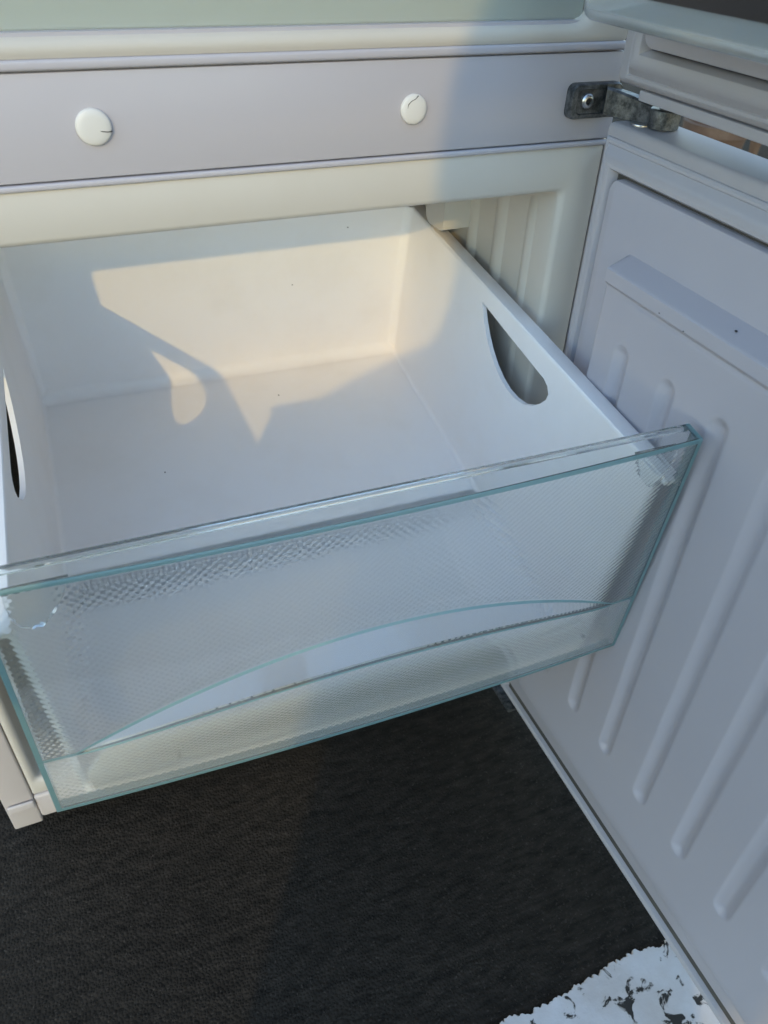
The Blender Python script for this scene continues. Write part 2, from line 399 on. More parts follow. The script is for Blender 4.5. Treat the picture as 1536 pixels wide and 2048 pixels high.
# hinge bracket
bm = bmesh.new()
pl = [(x, z) for x, z in rrect(0.5535, 0.5990, 0.6725, 0.6965, 0.0055, 5)]
rings = [[(x, 0.0005, z) for x, z in pl], [(x, -0.0055, z) for x, z in pl]]
cx, cz = 0.5762, 0.6845
rings.append([(cx+(x-cx)*0.965, -0.0078, cz+(z-cz)*0.93) for x, z in pl])
rings.append([(cx+(x-cx)*0.80, -0.0080, cz+(z-cz)*0.72) for x, z in pl])
rings.append([(cx+(x-cx)*0.76, -0.0066, cz+(z-cz)*0.66) for x, z in pl])
loft(bm, rings, False, True)
hb = part('hinge_bracket', bm, M['hinge'], smooth=40)
# arm: swept flat bar curling forward to the pivot
bm = bmesh.new()
path = [(0.584, -0.006), (0.591, -0.010), (0.597, -0.018), (0.601, -0.028), (0.604, -0.040), (0.605, -0.050)]
rings = []
for i, (x, y) in enumerate(path):
    x2, y2 = path[min(i+1, len(path)-1)]; x1, y1 = path[max(i-1, 0)]
    t = Vector((x2-x1, y2-y1)).normalized(); nn = Vector((t.y, -t.x))
    wz0, wz1 = 0.6765 - 0.0010*min(i, 2), 0.6945 - 0.0016*i
    hw = 0.0062 - 0.0002*i
    rings.append([(x+nn.x*dx*hw, y+nn.y*dx*hw, z) for dx, z in ((-1, wz0), (-0.8, wz0-0.0008), (0.8, wz0-0.0008), (1, wz0), (1, wz1-0.0015), (0.7, wz1), (-0.7, wz1), (-1, wz1-0.0015))])
loft(bm, rings, True, True)
part('hinge_arm', bm, M['hinge'], hb, smooth=35)
bm = bmesh.new(); cyl(bm, (0.605, -0.052, 0.6750), (0,0,1), 0.0112, 0.0125, 24, 0.0015); part('hinge_knuckle', bm, M['hinge'], hb, smooth=40)
bm = bmesh.new(); cyl(bm, (0.605, -0.052, 0.6660), (0,0,1), 0.0052, 0.040, 16, 0.001); part('hinge_pin', bm, M['steel'], hb, smooth=40)
bm = bmesh.new(); cyl(bm, (0.5965, -0.038, 0.6732), (0,0,1), 0.008, 0.0022, 20, 0.0006); part('washer', bm, M['steel'], hb, smooth=40)
bm = bmesh.new()
rings = []
for rr, y in ((0.0052, -0.0060), (0.0054, -0.0076), (0.0050, -0.0090), (0.0040, -0.0098), (0.0026, -0.0100), (0.0024, -0.0084)):
    rings.append([(0.5675+rr*math.cos(2*math.pi*k/24), y, 0.6852+rr*math.sin(2*math.pi*k/24)) for k in range(24)])
loft(bm, rings, True, False)
part('screw', bm, M['steel'], hb, smooth=40)
bm = bmesh.new()
star = []
for k in range(24):
    a = 2*math.pi*k/24; rr = 0.0025*(1.0+0.14*math.cos(6*a)); star.append((0.5675+rr*math.cos(a), -0.0086, 0.6852+rr*math.sin(a)))
bm.faces.new([bm.verts.new(p) for p in star])
part('screw_recess', bm, M['dark'], hb)
# bottom hinge
bm = bmesh.new(); box(bm, (0.575, -0.058, 0.000), (0.612, 0.004, 0.0055), 0.002); box(bm, (0.572, -0.006, 0.000), (0.598, -0.0018, 0.0290), 0.0015); part('bottom_hinge', bm, M['hinge'], smooth=40)
bm = bmesh.new(); cyl(bm, (0.600, -0.045, 0.0046), (0,0,1), 0.006, 0.020, 16, 0.001); part('bottom_hinge_pin', bm, M['steel'], smooth=40)

# ------------------------------------------------------------------ doors (open at a right angle; inside faces look to -X)
XF = 0.580      # frame plane of both doors
def frame_gasket(bm, y0, y1, z0, z1, w, xf, prof):
    """mitred rectangular gasket; prof = [(u across width 0..1, height towards -X)]"""
    def pt(u, h, c):
        ya, yb_, za, zb = y0 - u*w, y1 + u*w, z0 + u*w, z1 - u*w   # y0 is the hinge side (larger Y)
        return (xf - h, (ya, yb_, yb_, ya)[c], (zb, zb, za, za)[c])
    rings = [[pt(u, h, c) for u, h in prof] for c in range(4)]
    V = [[bm.verts.new(p) for p in r] for r in rings]
    for c in range(4):
        a, b = V[c], V[(c+1) % 4]
        for i in range(len(prof)-1): bm.faces.new((a[i], a[i+1], b[i+1], b[i]))
GP = [(0.0, -0.0005), (0.0, 0.002), (0.07, 0.0034), (0.16, 0.0036), (0.20, 0.0026), (0.25, 0.0036), (0.40, 0.0075), (0.55, 0.0098), (0.70, 0.0104), (0.85, 0.0092), (0.95, 0.0060), (1.0, 0.002), (1.0, -0.0005)]

def groove_depth(y, z, ys, z0, z1, w, dep):
    best = 0.0
    for yc in ys:
        dy = abs(y-yc)
        if dy > w: continue
        zc = min(max(z, z0+w*0.6), z1-w*0.6)
        r = math.hypot(dy, z-zc)/w
        if r < 1: best = max(best, dep*(0.5+0.5*math.cos(math.pi*r))**0.8)
    return best

def make_door(name, z0, z1, label):
    bm = bmesh.new()
    # shell: rounded slab with a slightly domed outside
    prof = rrect(XF, XF+0.046, z0, z1, 0.0045, 5)
    rings = []
    for y, sc in ((-0.0225, 0.985), (-0.0240, 1.0), (-0.6180, 1.0), (-0.6200, 0.985)):
        xc, zc = XF+0.023, (z0+z1)/2
        rings.append([(xc+(x-xc)*sc if sc < 1 else x, y, zc+(z-zc)*(1-(1-sc)*0.12) if sc < 1 else z) for x, z in prof])
    loft(bm, rings, True, True)
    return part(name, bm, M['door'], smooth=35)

GAP = [(0.97, 0.0012), (1.0, 0.0014), (1.22, 0.0014), (1.25, 0.0012)]
# freezer door
fd = make_door('freezer_door', 0.018, 0.674, '')
bm = bmesh.new(); frame_gasket(bm, -0.0265, -0.6150, 0.0245, 0.6650, 0.0205, XF, GP); part('gasket', bm, M['gasket'], fd, smooth=32)
bm = bmesh.new(); frame_gasket(bm, -0.0265, -0.6150, 0.0245, 0.6650, 0.0205, XF, GAP); part('gasket_gap_shade', bm, M['seam_shade_grime'], fd)  # dark strip painting shade and grime into the gasket gap
bm = bmesh.new(); box(bm, (0.5722, -0.5900, 0.0480), (0.5798, -0.0520, 0.0580), 0.001); part('seam_shade_line', bm, M['seam_shade_grime'], fd)  # dark strip painting the contact shade where panel meets gasket
bm = bmesh.new()
def panel_plate(bm, y0, y1, z0, z1, r, xs):
    """raised plug with rounded outline, xs = front plane"""
    o = rrect(y1, y0, z0, z1, r, 6)
    cy_, cz_ = (y0+y1)/2, (z0+z1)/2
    def sh(d): return [(cy_+(y-cy_)*(1-d/abs(y0-cy_)), cz_+(z-cz_)*(1-d/abs(z1-cz_))) for y, z in o]
    rings = [[(XF+0.0005, y, z) for y, z in o], [(xs+0.0025, y, z) for y, z in sh(0.0002)], [(xs+0.0009, y, z) for y, z in sh(0.0008)], [(xs, y, z) for y, z in sh(0.0030)]]
    loft(bm, rings, False, True)
panel_plate(bm, -0.0486, -0.5930, 0.0570, 0.6422, 0.009, 0.5705)
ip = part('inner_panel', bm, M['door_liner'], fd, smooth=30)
# bulging lower part with vertical grooves and a ledge along its top
XR = 0.5530
gy = [-0.126-0.0535*k for k in range(9)]
def raised_x(y, z):
    """distance towards -X of the relief surface"""
    base = 0.5712
    ya, yb_ = -0.0865, -0.5720
    za, zb = 0.085, 0.5915
    def ss(t): t = min(max(t, 0), 1); return t*t*(3-2*t)
    e = min(ss((ya-y)/0.012+0.5), ss((y-yb_)/0.012+0.5), ss((z-za)/0.03+0.2), 1.0)
    if z > zb: e = 0
    x = base + (XR-base)*e
    if e > 0.98:
        # lip along the top and the crease below it
        if z > 0.5785: x -= 0.0030*ss((z-0.5785)/0.004)
        x += 0.0014*math.exp(-((z-0.5775)/0.0016)**2)*ss((-0.108-y)/0.03)
        x += groove_depth(y, z, gy, 0.176, 0.541, 0.0095, 0.0042)
    return x
ysamp = sorted(set([round(-0.0750-0.0012*i, 5) for i in range(422)]), reverse=True)
zs = [0.066+0.003*i for i in range(15)] + [0.12+0.01*i for i in range(5)]
zs += [0.168+0.0013*i for i in range(16)] + [0.20+0.02*i for i in range(16)] + [0.520+0.0013*i for i in range(20)]
zs += [0.550, 0.560, 0.568, 0.572] + [0.5740+0.0006*i for i in range(16)] + [0.585, 0.588, 0.5898, 0.5908, 0.5914]
zs = sorted(set(round(z, 5) for z in zs))
bm = bmesh.new()
G = []
for z in zs: G.append([bm.verts.new((raised_x(y, z), y, z)) for y in ysamp])
# ledge top: front edge rounding, then flat back to the panel
last = zs[-1]
for f, dz in ((0.03, 0.0007), (0.10, 0.0014), (0.5, 0.0042), (1.0, 0.0078)):
    row = []
    for y in ysamp:
        xfz = raised_x(y, last); row.append(bm.verts.new((xfz+(0.5725-xfz)*f, y, last+dz*min(1, (0.5725-xfz)/0.015))))
    G.append(row)
for a, b in zip(G, G[1:]):
    for i in range(len(ysamp)-1): bm.faces.new((a[i], a[i+1], b[i+1], b[i]))
part('moulded_relief', bm, M['door_liner'], fd, smooth=38)
for y, z, x, r in ((-0.2145, 0.5962, 0.5600, 0.0011), (-0.1560, 0.5840, 0.5502, 0.0008), (-0.1820, 0.5825, 0.5502, 0.0009), (-0.0770, 0.5000, 0.5700, 0.0012)):
    bm = bmesh.new(); bmesh.ops.create_icosphere(bm, subdivisions=1, radius=r, matrix=Matrix.Translation((x, y, z)) @ Matrix.Scale(0.6, 4, (0,0,1)))
    part('dirt_speck', bm, M['dark'], fd)

# fridge door
ud = make_door('fridge_door', 0.7000, 1.700, '')
bm = bmesh.new(); frame_gasket(bm, -0.0330, -0.6150, 0.7035, 1.6930, 0.0215, XF, GP); part('gasket', bm, M['gasket'], ud, smooth=32)
bm = bmesh.new(); box(bm, (XF+0.0015, -0.6180, 0.6925), (XF+0.040, -0.0470, 0.6994), 0.0012, 2); part('edge_strip', bm, M['gasket'], ud, smooth=40)
bm = bmesh.new(); frame_gasket(bm, -0.0330, -0.6150, 0.7035, 1.6930, 0.0215, XF, [(0.97, 0.0012), (1.0, 0.0014), (1.5, 0.0014), (1.52, 0.0012)]); part('gasket_gap_shade', bm, M['dark'], ud)  # dark strip painting the shade in the gap beside the gasket
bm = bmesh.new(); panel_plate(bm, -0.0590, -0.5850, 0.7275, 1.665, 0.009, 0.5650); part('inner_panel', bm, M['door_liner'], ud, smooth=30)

# ------------------------------------------------------------------ clear bin hanging in the fridge door
bi = empty('door_bin', (0.5300, -0.30, 0.745), 'clear greenish plastic door bin hanging on the open upper fridge door', 'door bin')
BO = Vector((0.5300, -0.30, 0.745))
def bpart(name, bm, material, parent=bi, smooth=None):
    bmesh.ops.translate(bm, verts=bm.verts[:], vec=-BO); return link(name, bm, material, parent, smooth)
bm = bmesh.new()
x0, x1, y0, y1 = 0.4950, 0.5645, -0.5500, -0.0780
def rr3(d, z, r=0.014): return [(x, y, z) for x, y in rrect(x0+d, x1-d, y0+d, y1-d, max(r-d, 0.002), 6)]
rings = [rr3(0.010, 0.7470), rr3(0.0045, 0.7478), rr3(0.0015, 0.7500), rr3(0.0, 0.7545), rr3(-0.002, 0.83), rr3(0.0005, 0.83), rr3(0.0025, 0.7550), rr3(0.0045, 0.7520), rr3(0.010, 0.7500)]
loft(bm, rings, True, True)
bpart('tray', bm, M['bin'], smooth=50)
bm = bmesh.new(); box(bm, (0.4915, -0.5485, 0.7640), (0.4928, -0.0950, 0.7950), 0.0005); bpart('band', bm, M['phone'], smooth=40)  # plain dark band along the bin's front wall

# ------------------------------------------------------------------ crisper drawer in the fridge compartment
cr = empty('crisper_drawer', (0.30, 0.20, 0.7335), 'sage grey crisper drawer pushed into the upper fridge compartment', 'drawer')
CO = Vector((0.30, 0.20, 0.7335))
bm = bmesh.new(); box(bm, (0.036, 0.0110, 0.7345), (0.5640, 0.0180, 0.930), 0.002, 3)
bmesh.ops.translate(bm, verts=bm.verts[:], vec=-CO); link('drawer_front', bm, M['crisper'], cr, 40)
bm = bmesh.new(); box(bm, (0.046, 0.0185, 0.7345), (0.554, 0.42, 0.900), 0.006, 3)
bmesh.ops.translate(bm, verts=bm.verts[:], vec=-CO); link('drawer_body', bm, M['crisper'], cr, 40)

# ------------------------------------------------------------------ freezer drawer, pulled out and tipping forward
DB = Vector((0.0, 0.24, -0.2650))          # drawer base in its own frame
PHI, PSI = 0.1560, -0.0239
MD = Matrix.Rotation(PSI, 4, 'Z') @ Matrix.Rotation(PHI, 4, 'X')
dloc = Vector((0.3224, -0.2269, 0.5301)) + MD @ DB
dr = empty('freezer_drawer', dloc, 'white freezer drawer with clear patterned front, pulled out and tipping forward', 'drawer', rot=(PHI, 0, PSI))
def dpart(name, bm, material, parent=dr, smooth=None):
    bmesh.ops.translate(bm, verts=bm.verts[:], vec=-DB); return link(name, bm, material, parent, smooth)
PD = 0.0168; YB = 0.4749
def zrim(y): return -0.0436 - 0.0608*(y-PD)
def zflo(y): return -0.2684 + (0.0096)*(y-PD)/(YB-PD)
XI = 0.2118
def xin(z): return XI - 0.0026*min(max((-0.05-z)/0.21, 0), 1)
T = 0.0042
bm = bmesh.new()
# D shaped hand holes
hole = [(0.289, -0.0760), (0.240, -0.0757), (0.200, -0.0752), (0.166, -0.0746), (0.1585, -0.0770), (0.1540, -0.0820), (0.1550, -0.0890), (0.1610, -0.0980), (0.1700, -0.1075), (0.1830, -0.1165), (0.1980, -0.1215), (0.2130, -0.1230), (0.2280, -0.1213), (0.2430, -0.1165), (0.2570, -0.1090), (0.2690, -0.1000), (0.2790, -0.0900), (0.2860, -0.0805)]
Y0 = 0.0130
outer = [(Y0, zrim(Y0))] + [(Y0+(YB+T-Y0)*k/10, zrim(Y0+(YB+T-Y0)*k/10)) for k in range(1, 11)] + [(YB+T, zflo(YB)-T)] + [(Y0, zflo(Y0)-T)]
for s in (1, -1):
    prism(bm, outer, [hole], lambda y, z: (s*xin(z), y, z), lambda y, z: (s*(xin(z)+T), y, z))
body_walls = bm
# back wall
prism(bm, [(-XI+0.001, zrim(YB)), (XI-0.001, zrim(YB)), (XI-0.003, zflo(YB)-T), (-XI+0.003, zflo(YB)-T)], [], lambda x, z: (x, YB, z), lambda x, z: (x, YB+T, z))
# floor
xf_ = xin(-0.27)
prism(bm, [(-xf_+0.0003, Y0), (xf_-0.0003, Y0), (xf_-0.0003, YB), (-xf_+0.0003, YB)], [], lambda x, y: (x, y, zflo(y)), lambda x, y: (x, y, zflo(y)-T+0.0002))
# fillet back/floor and vertical back corners
def fillet(bm, ends, c_off, r, n=8):
    pass
rf = 0.013
rings = []
for sx in (-1, 1):
    x = sx*(xf_-0.0004)
    rings.append([(x, YB+0.0002-rf+rf*math.sin(R(90*k/n_)), zflo(YB)+rf-rf*math.cos(R(90*k/n_))+0.0002) for n_ in (8,) for k in range(9)] + [(x, YB+0.0010, zflo(YB)-0.0010)])
loft(bm, rings, True, True)
rc = 0.010
for s in (1, -1):
    rings = []
    for z in (zrim(YB)-0.0003, zflo(YB)+0.001):
        xw = xin(z)+0.0002
        rings.append([(s*(xw-rc+rc*math.cos(R(90*k/8))), YB-rc+rc*math.sin(R(90*k/8))+0.0002, z) for k in range(9)] + [(s*(xw+0.0010), YB+0.0010, z)])
    loft(bm, rings, True, True)
# small fillet side/floor
for s in (1, -1):
    rs = 0.005
    rings = []
    for y in (Y0+0.0005, YB-0.001):
        xw = xf_+0.0002
        rings.append([(s*(xw-rs+rs*math.sin(R(90*k/5))), y, zflo(y)+rs-rs*math.cos(R(90*k/5))+0.0002) for k in range(6)] + [(s*(xw+0.001), y, zflo(y)-0.001)])
    loft(bm, rings, True, True)
# low front wall right behind the clear panel
rings = []
for k in range(25):
    t = -1+2*k/24; x = t*(xf_-0.004)
    b_ = -0.0035*(1-t*t)
    up_ = -0.1900 if abs(t) < 0.93 else -0.1900-0.030*((abs(t)-0.93)/0.07)**2
    rings.append([(x, 0.040, -0.2677), (x, 0.030, -0.2662), (x, 0.020+b_, -0.2610), (x, 0.0135+b_, -0.2500), (x, 0.0095+b_, -0.2250), (x, 0.0080+b_, up_-0.003), (x, 0.0066+b_, up_), (x, 0.0050+b_, up_-0.001), (x, 0.0046+b_, up_-0.004), (x, 0.0040+b_, -0.2320), (x, 0.0046+b_, -0.2350), (x, 0.0070+b_, -0.2560), (x, 0.0150+b_, -0.2700), (x, 0.034, -0.2712)])
loft(bm, rings, True, True)
body = dpart('body', bm, M['drawer'], smooth=35)
for x in (-0.1425, 0.2000):
    bm = bmesh.new(); cyl(bm, (x, 0.0060, -0.2230), (0, -1, 0), 0.0016, 0.0040, 12); dpart('peg_hole', bm, M['dark'], body)
# rims (flanges) on top of each side
for s in (1, -1):
    bm = bmesh.new()
    rings = []
    for y in (0.0060, 0.0075, YB+T-0.001, YB+T):
        sh = 0.0008 if y in (0.0060, YB+T) else 0.0
        z = zrim(y)
        xa, xb = XI-0.0004+sh, 0.2266-sh
        rings.append([(s*x, y, zz) for x, zz in ((xa, z-0.0030), (xa, z+0.0000), (xa+0.0008, z+0.0010), (xb-0.0016, z+0.0010), (xb, z-0.0002), (xb, z-0.0095), (xb-0.0024, z-0.0095), (xb-0.0026, z-0.0030), (xa+T+0.002, z-0.0022))])
    loft(bm, rings, True, True)
    dpart('rim', bm, M['drawer'], smooth=40)
# clip tabs where the body hooks into the front panel
for s in (1, -1):
    bm = bmesh.new()
    o = [(0.176, -0.010), (0.2085, -0.010), (0.2095, -0.020), (0.2085, -0.032), (0.2060, -0.0395), (0.2010, -0.0425), (0.1950, -0.0415), (0.186, -0.030)]
    prism(bm, [(s*a, b) for a, b in o], [], lambda x, z: (x, 0.0056, z), lambda x, z: (x, 0.0085, z))
    dpart('clip', bm, M['clear'])
for x, y, z in ((0.078, YB-0.0002, -0.152), (0.140, YB-0.0002, -0.090), (0.046, 0.4200, zflo(0.42)+0.0002), (0.03, 0.20, zflo(0.2)+0.0002), (-0.10, 0.33, zflo(0.33)+0.0002)):
    bm = bmesh.new(); bmesh.ops.create_icosphere(bm, subdivisions=1, radius=0.0009, matrix=Matrix.Translation((x, y, z)) @ Matrix.Scale(0.55, 4, (0,0,1)))
    dpart('dirt_speck', bm, M['bark'], body)

# clear front panel with ledge, wave-shaped pull and returned edges
PW, GW, GH, YBOT, BOW = 0.2212, 0.2303, 0.2373, -0.0107, 0.0054
TP = 0.0030
def panel_xy(s, z):
    f = -z/GH
    w = PW + (GW-PW)*f
    x = s*w
    y = YBOT*f - BOW*(1-s*s)
    q = min(abs(x)/0.203, 1.0)
    amp = max(0.0, 1-q*q)
    zu = -0.166 + 0.059*(1-q*q); zl = zu - 0.0105*amp**0.8 - 0.0012
    p = 0.0190*amp**0.8
    def ss(t): t = min(max(t, 0), 1); return t*t*(3-2*t)
    if z > zu: h = 0
    elif z > zl: h = p*((zu-z)/(zu-zl))
    else: h = p*(1-ss((zl-z)/(GH+zl-0.012)))
    return x, y-h
def rows_for(s):
    """z rows follow the wave so its edges stay crisp"""
    w = PW+(GW-PW)*0.6
    q = min(abs(s*w)/0.203, 1.0); amp = max(0.0, 1-q*q)
    zu = -0.166+0.059*(1-q*q); zl = zu-0.0105*amp**0.8-0.0012
    r = [-0.0010, -0.0032] + [-0.0032+(zu+0.0032)*k/8 for k in range(1, 8)] + [zu+0.0011, zu-0.0007]
    r += [zu+(zl-zu)*k/4 for k in range(1, 4)] + [zl+0.0004, zl-0.0006]
    r += [zl-0.0006+(-GH+0.0052-zl+0.0006)*k/8 for k in range(1, 9)] + [-GH+0.0015]
    return r
def column(s, depth_back):
    """closed outline for one column; depth_back = plate thickness"""
    zr_ = rows_for(s)
    o, kinds = [], []
    wt = PW*s
    b0 = -BOW*(1-s*s)
    o += [(wt, PD-0.0008, -0.0068), (wt, PD, -0.0060), (wt, PD, -0.0008), (wt, PD-0.0008, 0.0), (wt, b0+0.0008, 0.0)]
    for z in zr_:
        x, y = panel_xy(s, z)
        o.append((x, y, z))
    xb, yb_ = panel_xy(s, -GH)
    o += [(xb, yb_+0.0012, -GH), (xb, yb_+0.0095, -GH), (xb, yb_+0.0105, -GH+0.0010), (xb, yb_+0.0100, -GH+TP), (xb, yb_+max(TP, depth_back)+0.0008, -GH+TP)]
    nb = len(o)
    for z in reversed(zr_[1:-1]):
        x, y = panel_xy(s, z)
        o.append((x, y+depth_back, z))
    o += [(wt, b0+TP, -TP), (wt, PD-TP+0.0004, -TP), (wt, PD-TP+0.0004, -0.0068)]
    return o, nb, nb+len(zr_)-2
ss_ = [-1+2*k/96 for k in range(97)]
edge = 1-0.0032/PW
cols = []
cols.append(column(-1.0, 0.0098)); cols.append(column(-edge, 0.0098))
cols.append(column(-edge+1e-5, TP))
cols += [column(s, TP) for s in ss_ if abs(s) < edge-0.004]
cols.append(column(edge-1e-5, TP)); cols.append(column(edge, 0.0098)); cols.append(column(1.0, 0.0098))
bm = bmesh.new()
V = [[bm.verts.new(p) for p in c[0]] for c in cols]
n = len(V[0]); nb, ne = cols[0][1], cols[0][2]
EDGE_ROWS = {5+9, 5+14, nb-7, nb-6, nb-5, nb-4, nb-3}   # wave crest, pull edge, bottom return
for ci, (a, b) in enumerate(zip(V, V[1:])):
    for i in range(n):
        j = (i+1) % n
        f = bm.faces.new((a[i], a[j], b[j], b[i]))
        if ci in (0, len(V)-2): f.material_index = 2
        elif nb <= i < ne-1: f.material_index = 4 if i < nb+8 else 1
        elif i in (4, 5) or i in EDGE_ROWS: f.material_index = 2
        elif 5+14 < i < nb-6: f.material_index = 3
for ring_, rev in ((V[0], True), (V[-1], False)):
    # caps: triangulated so the concave outline fills properly
    pts = [Vector((v.co.y, v.co.z, 0)) for v in ring_]
    for t in tessellate_polygon([pts]):
        try: bm.faces.new([ring_[i] for i in (reversed(t) if rev else t)]).material_index = 2
        except ValueError: pass
dpart('front_panel', bm, [M['clear'], M['clear_pat'], M['glass_edge'], M['clear_frost'], M['clear_soft']], smooth=12)

# ------------------------------------------------------------------ photographer, out of frame: casts the shadow over the right of the fridge
hh = Vector((SUN_TRAVEL.x, SUN_TRAVEL.y, 0)).normalized(); nn_ = Vector((hh.y, -hh.x, 0))
def P(q, a, z): return nn_*q + hh*a + Vector((0, 0, z+GZ))
pb = P(0.50, -0.97, 0.0)
pe = empty('person', pb, 'person in a long dark coat bending forward with a phone raised', 'person')
def skin_mesh(name, chains, material, parent, sub=2, root=0):
    """chains: list of [(point, radius)]; first vertex of a chain may reuse an earlier (chain, index)"""
    verts, rad, edges, ref = [], [], [], {}
    for ci, ch in enumerate(chains):
        prev = None
        for vi, it in enumerate(ch):
            if isinstance(it[0], int): idx = ref[it]
            else:
                idx = len(verts); verts.append(it[0]-pb); rad.append(it[1]); ref[(ci, vi)] = idx
            ref[(ci, vi)] = idx
            if prev is not None: edges.append((prev, idx))
            prev = idx
    me = bpy.data.meshes.new(name); me.from_pydata([tuple(v) for v in verts], edges, []); me.update()
    o = bpy.data.objects.new(name, me); COL.objects.link(o); o.parent = parent
    me.materials.append(material)
    sk = o.modifiers.new("skin", 'SKIN'); sk.use_smooth_shade = True
    for v, r in zip(me.skin_vertices[0].data, rad): v.radius = r if isinstance(r, tuple) else (r, r); v.use_root = False
    me.skin_vertices[0].data[root].use_root = True
    sb = o.modifiers.new("sub", 'SUBSURF'); sb.levels = sub; sb.render_levels = sub
    return o
J = [(P(0.505, -1.02, 0.80), (0.150, 0.115)), (P(0.500, -0.98, 0.93), (0.112, 0.10)), (P(0.495, -0.92, 1.06), (0.108, 0.10)), (P(0.495, -0.84, 1.18), (0.100, 0.09)), (P(0.495, -0.79, 1.26), 0.055), (P(0.495, -0.765, 1.31), 0.048)]
chains = [J,
  [(0, 3), (P(0.44, -0.80, 1.13), 0.062), (P(0.437, -0.74, 0.96), 0.050), (P(0.405, -0.70, 0.855), 0.045), (P(0.315, -0.60, 0.765), 0.041), (P(0.265, -0.545, 0.715), 0.032), (P(0.245, -0.525, 0.690), 0.034)],
  [(0, 3), (P(0.600, -0.80, 1.13), 0.062), (P(0.635, -0.68, 0.97), 0.050), (P(0.600, -0.58, 0.87), 0.045), (P(0.505, -0.47, 0.84), 0.038), (P(0.485, -0.425, 0.835), 0.032)],
  [(0, 0), (P(0.42, -1.00, 0.74), 0.105), (P(0.375, -0.86, 0.46), 0.074), (P(0.372, -0.93, 0.26), 0.066), (P(0.370, -0.99, 0.09), 0.050), (P(0.365, -0.93, 0.045), 0.046), (P(0.350, -0.80, 0.030), 0.036)],
  [(0, 0), (P(0.59, -1.00, 0.74), 0.105), (P(0.640, -0.86, 0.46), 0.074), (P(0.645, -0.93, 0.26), 0.066), (P(0.650, -0.99, 0.09), 0.050), (P(0.655, -0.93, 0.045), 0.046), (P(0.675, -0.80, 0.030), 0.036)]]
body_o = skin_mesh('body', chains, M['cloth'], pe)
bm = bmesh.new()
rings = []
for z, q, hw, a, ha in ((0.10, 0.505, 0.212, -0.95, 0.15), (0.45, 0.505, 0.208, -0.94, 0.16), (0.68, 0.515, 0.190, -0.96, 0.16), (0.82, 0.525, 0.162, -0.96, 0.15), (0.98, 0.545, 0.150, -0.92, 0.13), (1.12, 0.545, 0.140, -0.86, 0.115), (1.21, 0.525, 0.10, -0.82, 0.09), (1.25, 0.505, 0.06, -0.80, 0.065)):
    rings.append([P(q+hw*math.cos(2*math.pi*k/40)*(1+0.02*math.sin(9*2*math.pi*k/40+z*3)*(1.2-z)), a+ha*math.sin(2*math.pi*k/40), z)-pb for k in range(40)])
loft(bm, rings, False, False)
link('coat', bm, M['cloth'], pe, 60)
# hands: palm and five fingers; left hangs relaxed, right closes on the phone
def hand(root_, dirv, palmn, curl, name, sgn):
    d = dirv.normalized(); nrm = (palmn - d*palmn.dot(d)).normalized(); sd_ = d.cross(nrm)*sgn
    ch = [[(root_, 0.026), (root_+d*0.045, (0.036, 0.017)), (root_+d*0.085, (0.036, 0.014))]]
    for k, ln in enumerate((0.072, 0.080, 0.075, 0.058)):
        b = root_+d*0.085+sd_*(0.027-0.018*k); c1 = d*math.cos(curl)+nrm*math.sin(curl); c2 = d*math.cos(curl*2)+nrm*math.sin(curl*2); c3 = d*math.cos(curl*2.7)+nrm*math.sin(curl*2.7)
        ch.append([(0, 2), (b+c1*0.01, 0.0095), (b+c1*ln*0.45, 0.009), (b+c1*ln*0.45+c2*ln*0.32, 0.0085), (b+c1*ln*0.45+c2*ln*0.32+c3*ln*0.25, 0.0075)])
    tb = root_+d*0.030+sd_*0.034
    td = (d*0.7+sd_*0.6+nrm*0.4).normalized()
    ch.append([(0, 1), (tb, 0.013), (tb+td*0.035, 0.0105), (tb+td*0.035+(d*0.8+nrm*0.5).normalized()*0.028, 0.009)])
    return skin_mesh(name, ch, M['skin'], pe)
hand(P(0.245, -0.525, 0.690), P(-0.4, 0.5, -0.75)-P(0,0,0), nn_, 0.28, 'hand', 1)
PHC = CAMP - fw*0.012 - up*0.045 + rt*0.012
hand(P(0.485, -0.425, 0.835), (PHC-fw*0.02-up*0.02+rt*0.055)-P(0.485, -0.425, 0.835), -rt, 0.45, 'hand', -1)
# head with a face turned down towards the phone
hc = P(0.495, -0.735, 1.405)-pb
fwd = (hh*0.86+Vector((0, 0, -0.5))).normalized(); hr = nn_; hu = hr.cross(fwd).normalized()
def HP(r_, f_, u_): return hc + hr*r_ + fwd*f_ + hu*u_
bm = bmesh.new(); bmesh.ops.create_icosphere(bm, subdivisions=4, radius=1.0)
for v in bm.verts:
    x, y, z = v.co
    w = 0.079*(1-0.22*max(0, -z)**1.5); f = 0.098*(1-0.10*max(0, -z)); u = 0.122
    nose = 0.020*math.exp(-((x*w)/0.011)**2-((z*u+0.012)/0.020)**2) if y > 0 else 0
    sock = 0.007*(math.exp(-((abs(x*w)-0.031)/0.014)**2-((z*u-0.010)/0.011)**2)) if y > 0 else 0
    lips = 0.005*math.exp(-((x*w)/0.022)**2-((z*u+0.055)/0.008)**2) if y > 0 else 0
    v.co = HP(x*w, y*f+nose-sock+lips, z*u)
head = link('head', bm, M['skin'], pe, 60)
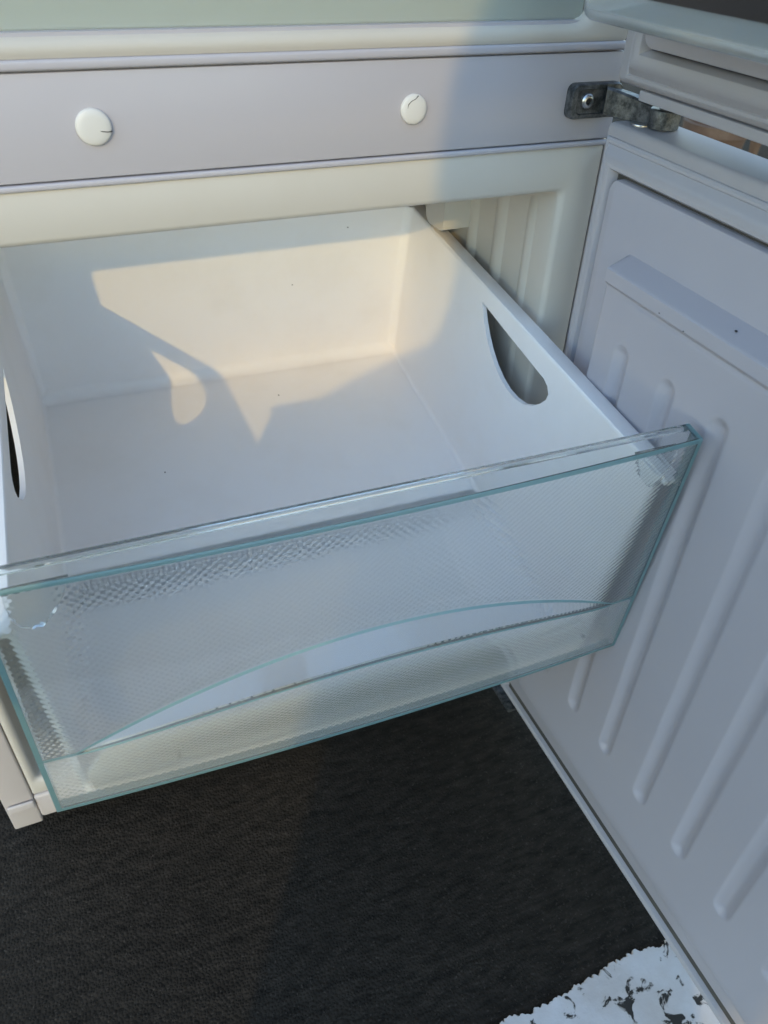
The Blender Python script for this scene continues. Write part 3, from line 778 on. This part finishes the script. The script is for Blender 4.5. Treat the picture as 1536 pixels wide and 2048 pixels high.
for sx in (-1, 1):
    bm = bmesh.new(); bmesh.ops.create_icosphere(bm, subdivisions=2, radius=0.0125, matrix=Matrix.Translation(HP(sx*0.031, 0.078, 0.010))); link('eye', bm, M['cap'], head, 60)
    bm = bmesh.new(); bmesh.ops.create_icosphere(bm, subdivisions=2, radius=0.0055, matrix=Matrix.Translation(HP(sx*0.031, 0.0875, 0.009))); link('iris', bm, M['hair'], head, 60)
    bm = bmesh.new(); bmesh.ops.create_icosphere(bm, subdivisions=2, radius=1.0)
    for v in bm.verts: v.co = HP(sx*(0.079+v.co.x*0.008), -0.005+v.co.y*0.016, 0.0+v.co.z*0.030)
    link('ear', bm, M['skin'], head, 60)
bm = bmesh.new(); sweep(bm, [HP(x, 0.0955-abs(x)*0.35, -0.055) for x in (-0.022, -0.011, 0, 0.011, 0.022)], [0.001, 0.0028, 0.003, 0.0028, 0.001], 6); link('mouth', bm, M['terracotta'], head, 60)
bm = bmesh.new(); bmesh.ops.create_icosphere(bm, subdivisions=4, radius=1.0)
bmesh.ops.delete(bm, geom=[v for v in bm.verts if v.co.y > 0.35-0.2*v.co.z and v.co.z < 0.62], context='VERTS')
for v in bm.verts:
    k = 1+0.03*noise.noise(v.co*14); v.co = HP(v.co.x*0.086*k, v.co.y*0.106*k-0.004, v.co.z*0.129*k+0.002)
link('hair', bm, M['hair'], pe, 60)
# phone in the right hand, its lens where the picture is taken from
bm = bmesh.new()
o = rrect(-0.036, 0.036, -0.115, 0.045, 0.009, 5)
rings = [[tuple((CAMP - fw*(0.010+d) + rt*x*s + up*z*s)) for x, z in o] for d, s in ((0.0, 0.97), (0.001, 1.0), (0.0070, 1.0), (0.008, 0.97))]
loft(bm, rings, True, True)
c0 = CAMP - fw*0.014 - up*0.035
bmesh.ops.translate(bm, verts=bm.verts[:], vec=-c0)
ph = link('phone', bm, M['phone'], None, 40); ph.location = c0
tag(ph, 'black phone held up in the right hand of the person', 'phone')

# ------------------------------------------------------------------ things glimpsed through the slot between the doors
def shrub(loc, r, h, label, cnt=6000):
    e = empty('shrub', loc, label, 'shrub')
    bm = bmesh.new()
    for k in range(7):
        a = 2*math.pi*k/7; sweep(bm, [(0, 0, -0.01), (0.3*r*math.cos(a), 0.3*r*math.sin(a), h*0.45), (0.7*r*math.cos(a), 0.7*r*math.sin(a), h*0.85)], [0.018, 0.012, 0.005], 6)
    link('stem', bm, M['bark'], e, 50)
    bm = bmesh.new()
    for k in range(cnt):
        d = Vector((random.gauss(0, 1), random.gauss(0, 1), random.gauss(0, 1))).normalized()*(random.random()**0.35)
        c = Vector((d.x*r*(0.85+0.25*noise.noise(d*2.3)), d.y*r, h*0.55+d.z*h*0.46))
        n1 = Vector((random.gauss(0, 1), random.gauss(0, 1), random.gauss(0, 1)+0.6)).normalized(); t = n1.orthogonal().normalized(); t.rotate(Matrix.Rotation(random.random()*6.28, 3, n1)); u = n1.cross(t)
        L_ = random.uniform(0.05, 0.09)
        bm.faces.new([bm.verts.new(c+p) for p in (-t*L_*0.5, u*L_*0.22+n1*0.004, t*L_*0.5, -u*L_*0.22+n1*0.004)])
    o = link('foliage', bm, M['leaf'], e); o["kind"] = "stuff"
    return e
CG = Vector((CAMP.x, CAMP.y, 0))
def far_at(dx, dy, t): return Vector((CAMP.x+dx*t, CAMP.y+dy*t, GZ))
shrub(far_at(0.856, 0.807, 3.2), 0.34, 1.9, 'dark green leafy shrub with added unseen upper height, just right of the brown pot beyond the two doors')  # upper height is added unseen, to block sky reflected on the freezer door
shrub(far_at(0.786, 0.856, 4.6), 0.16, 2.3, 'narrow columnar green shrub standing farther back to the left of the pot')
def pot(loc):
    bm = bmesh.new()
    prof = [(0.075, 0.0), (0.105, 0.19), (0.115, 0.19), (0.118, 0.225), (0.104, 0.225), (0.098, 0.19), (0.07, 0.03)]
    loft(bm, [[(r*math.cos(2*math.pi*k/28), r*math.sin(2*math.pi*k/28), z) for k in range(28)] for r, z in prof], True, True)
    o = link('clay_pot', bm, M['terracotta'], None, 40); o.location = loc; return o
tag(pot(far_at(0.815, 0.838, 2.7)), 'brown clay pot seen through the slot between the two open doors', 'pot')
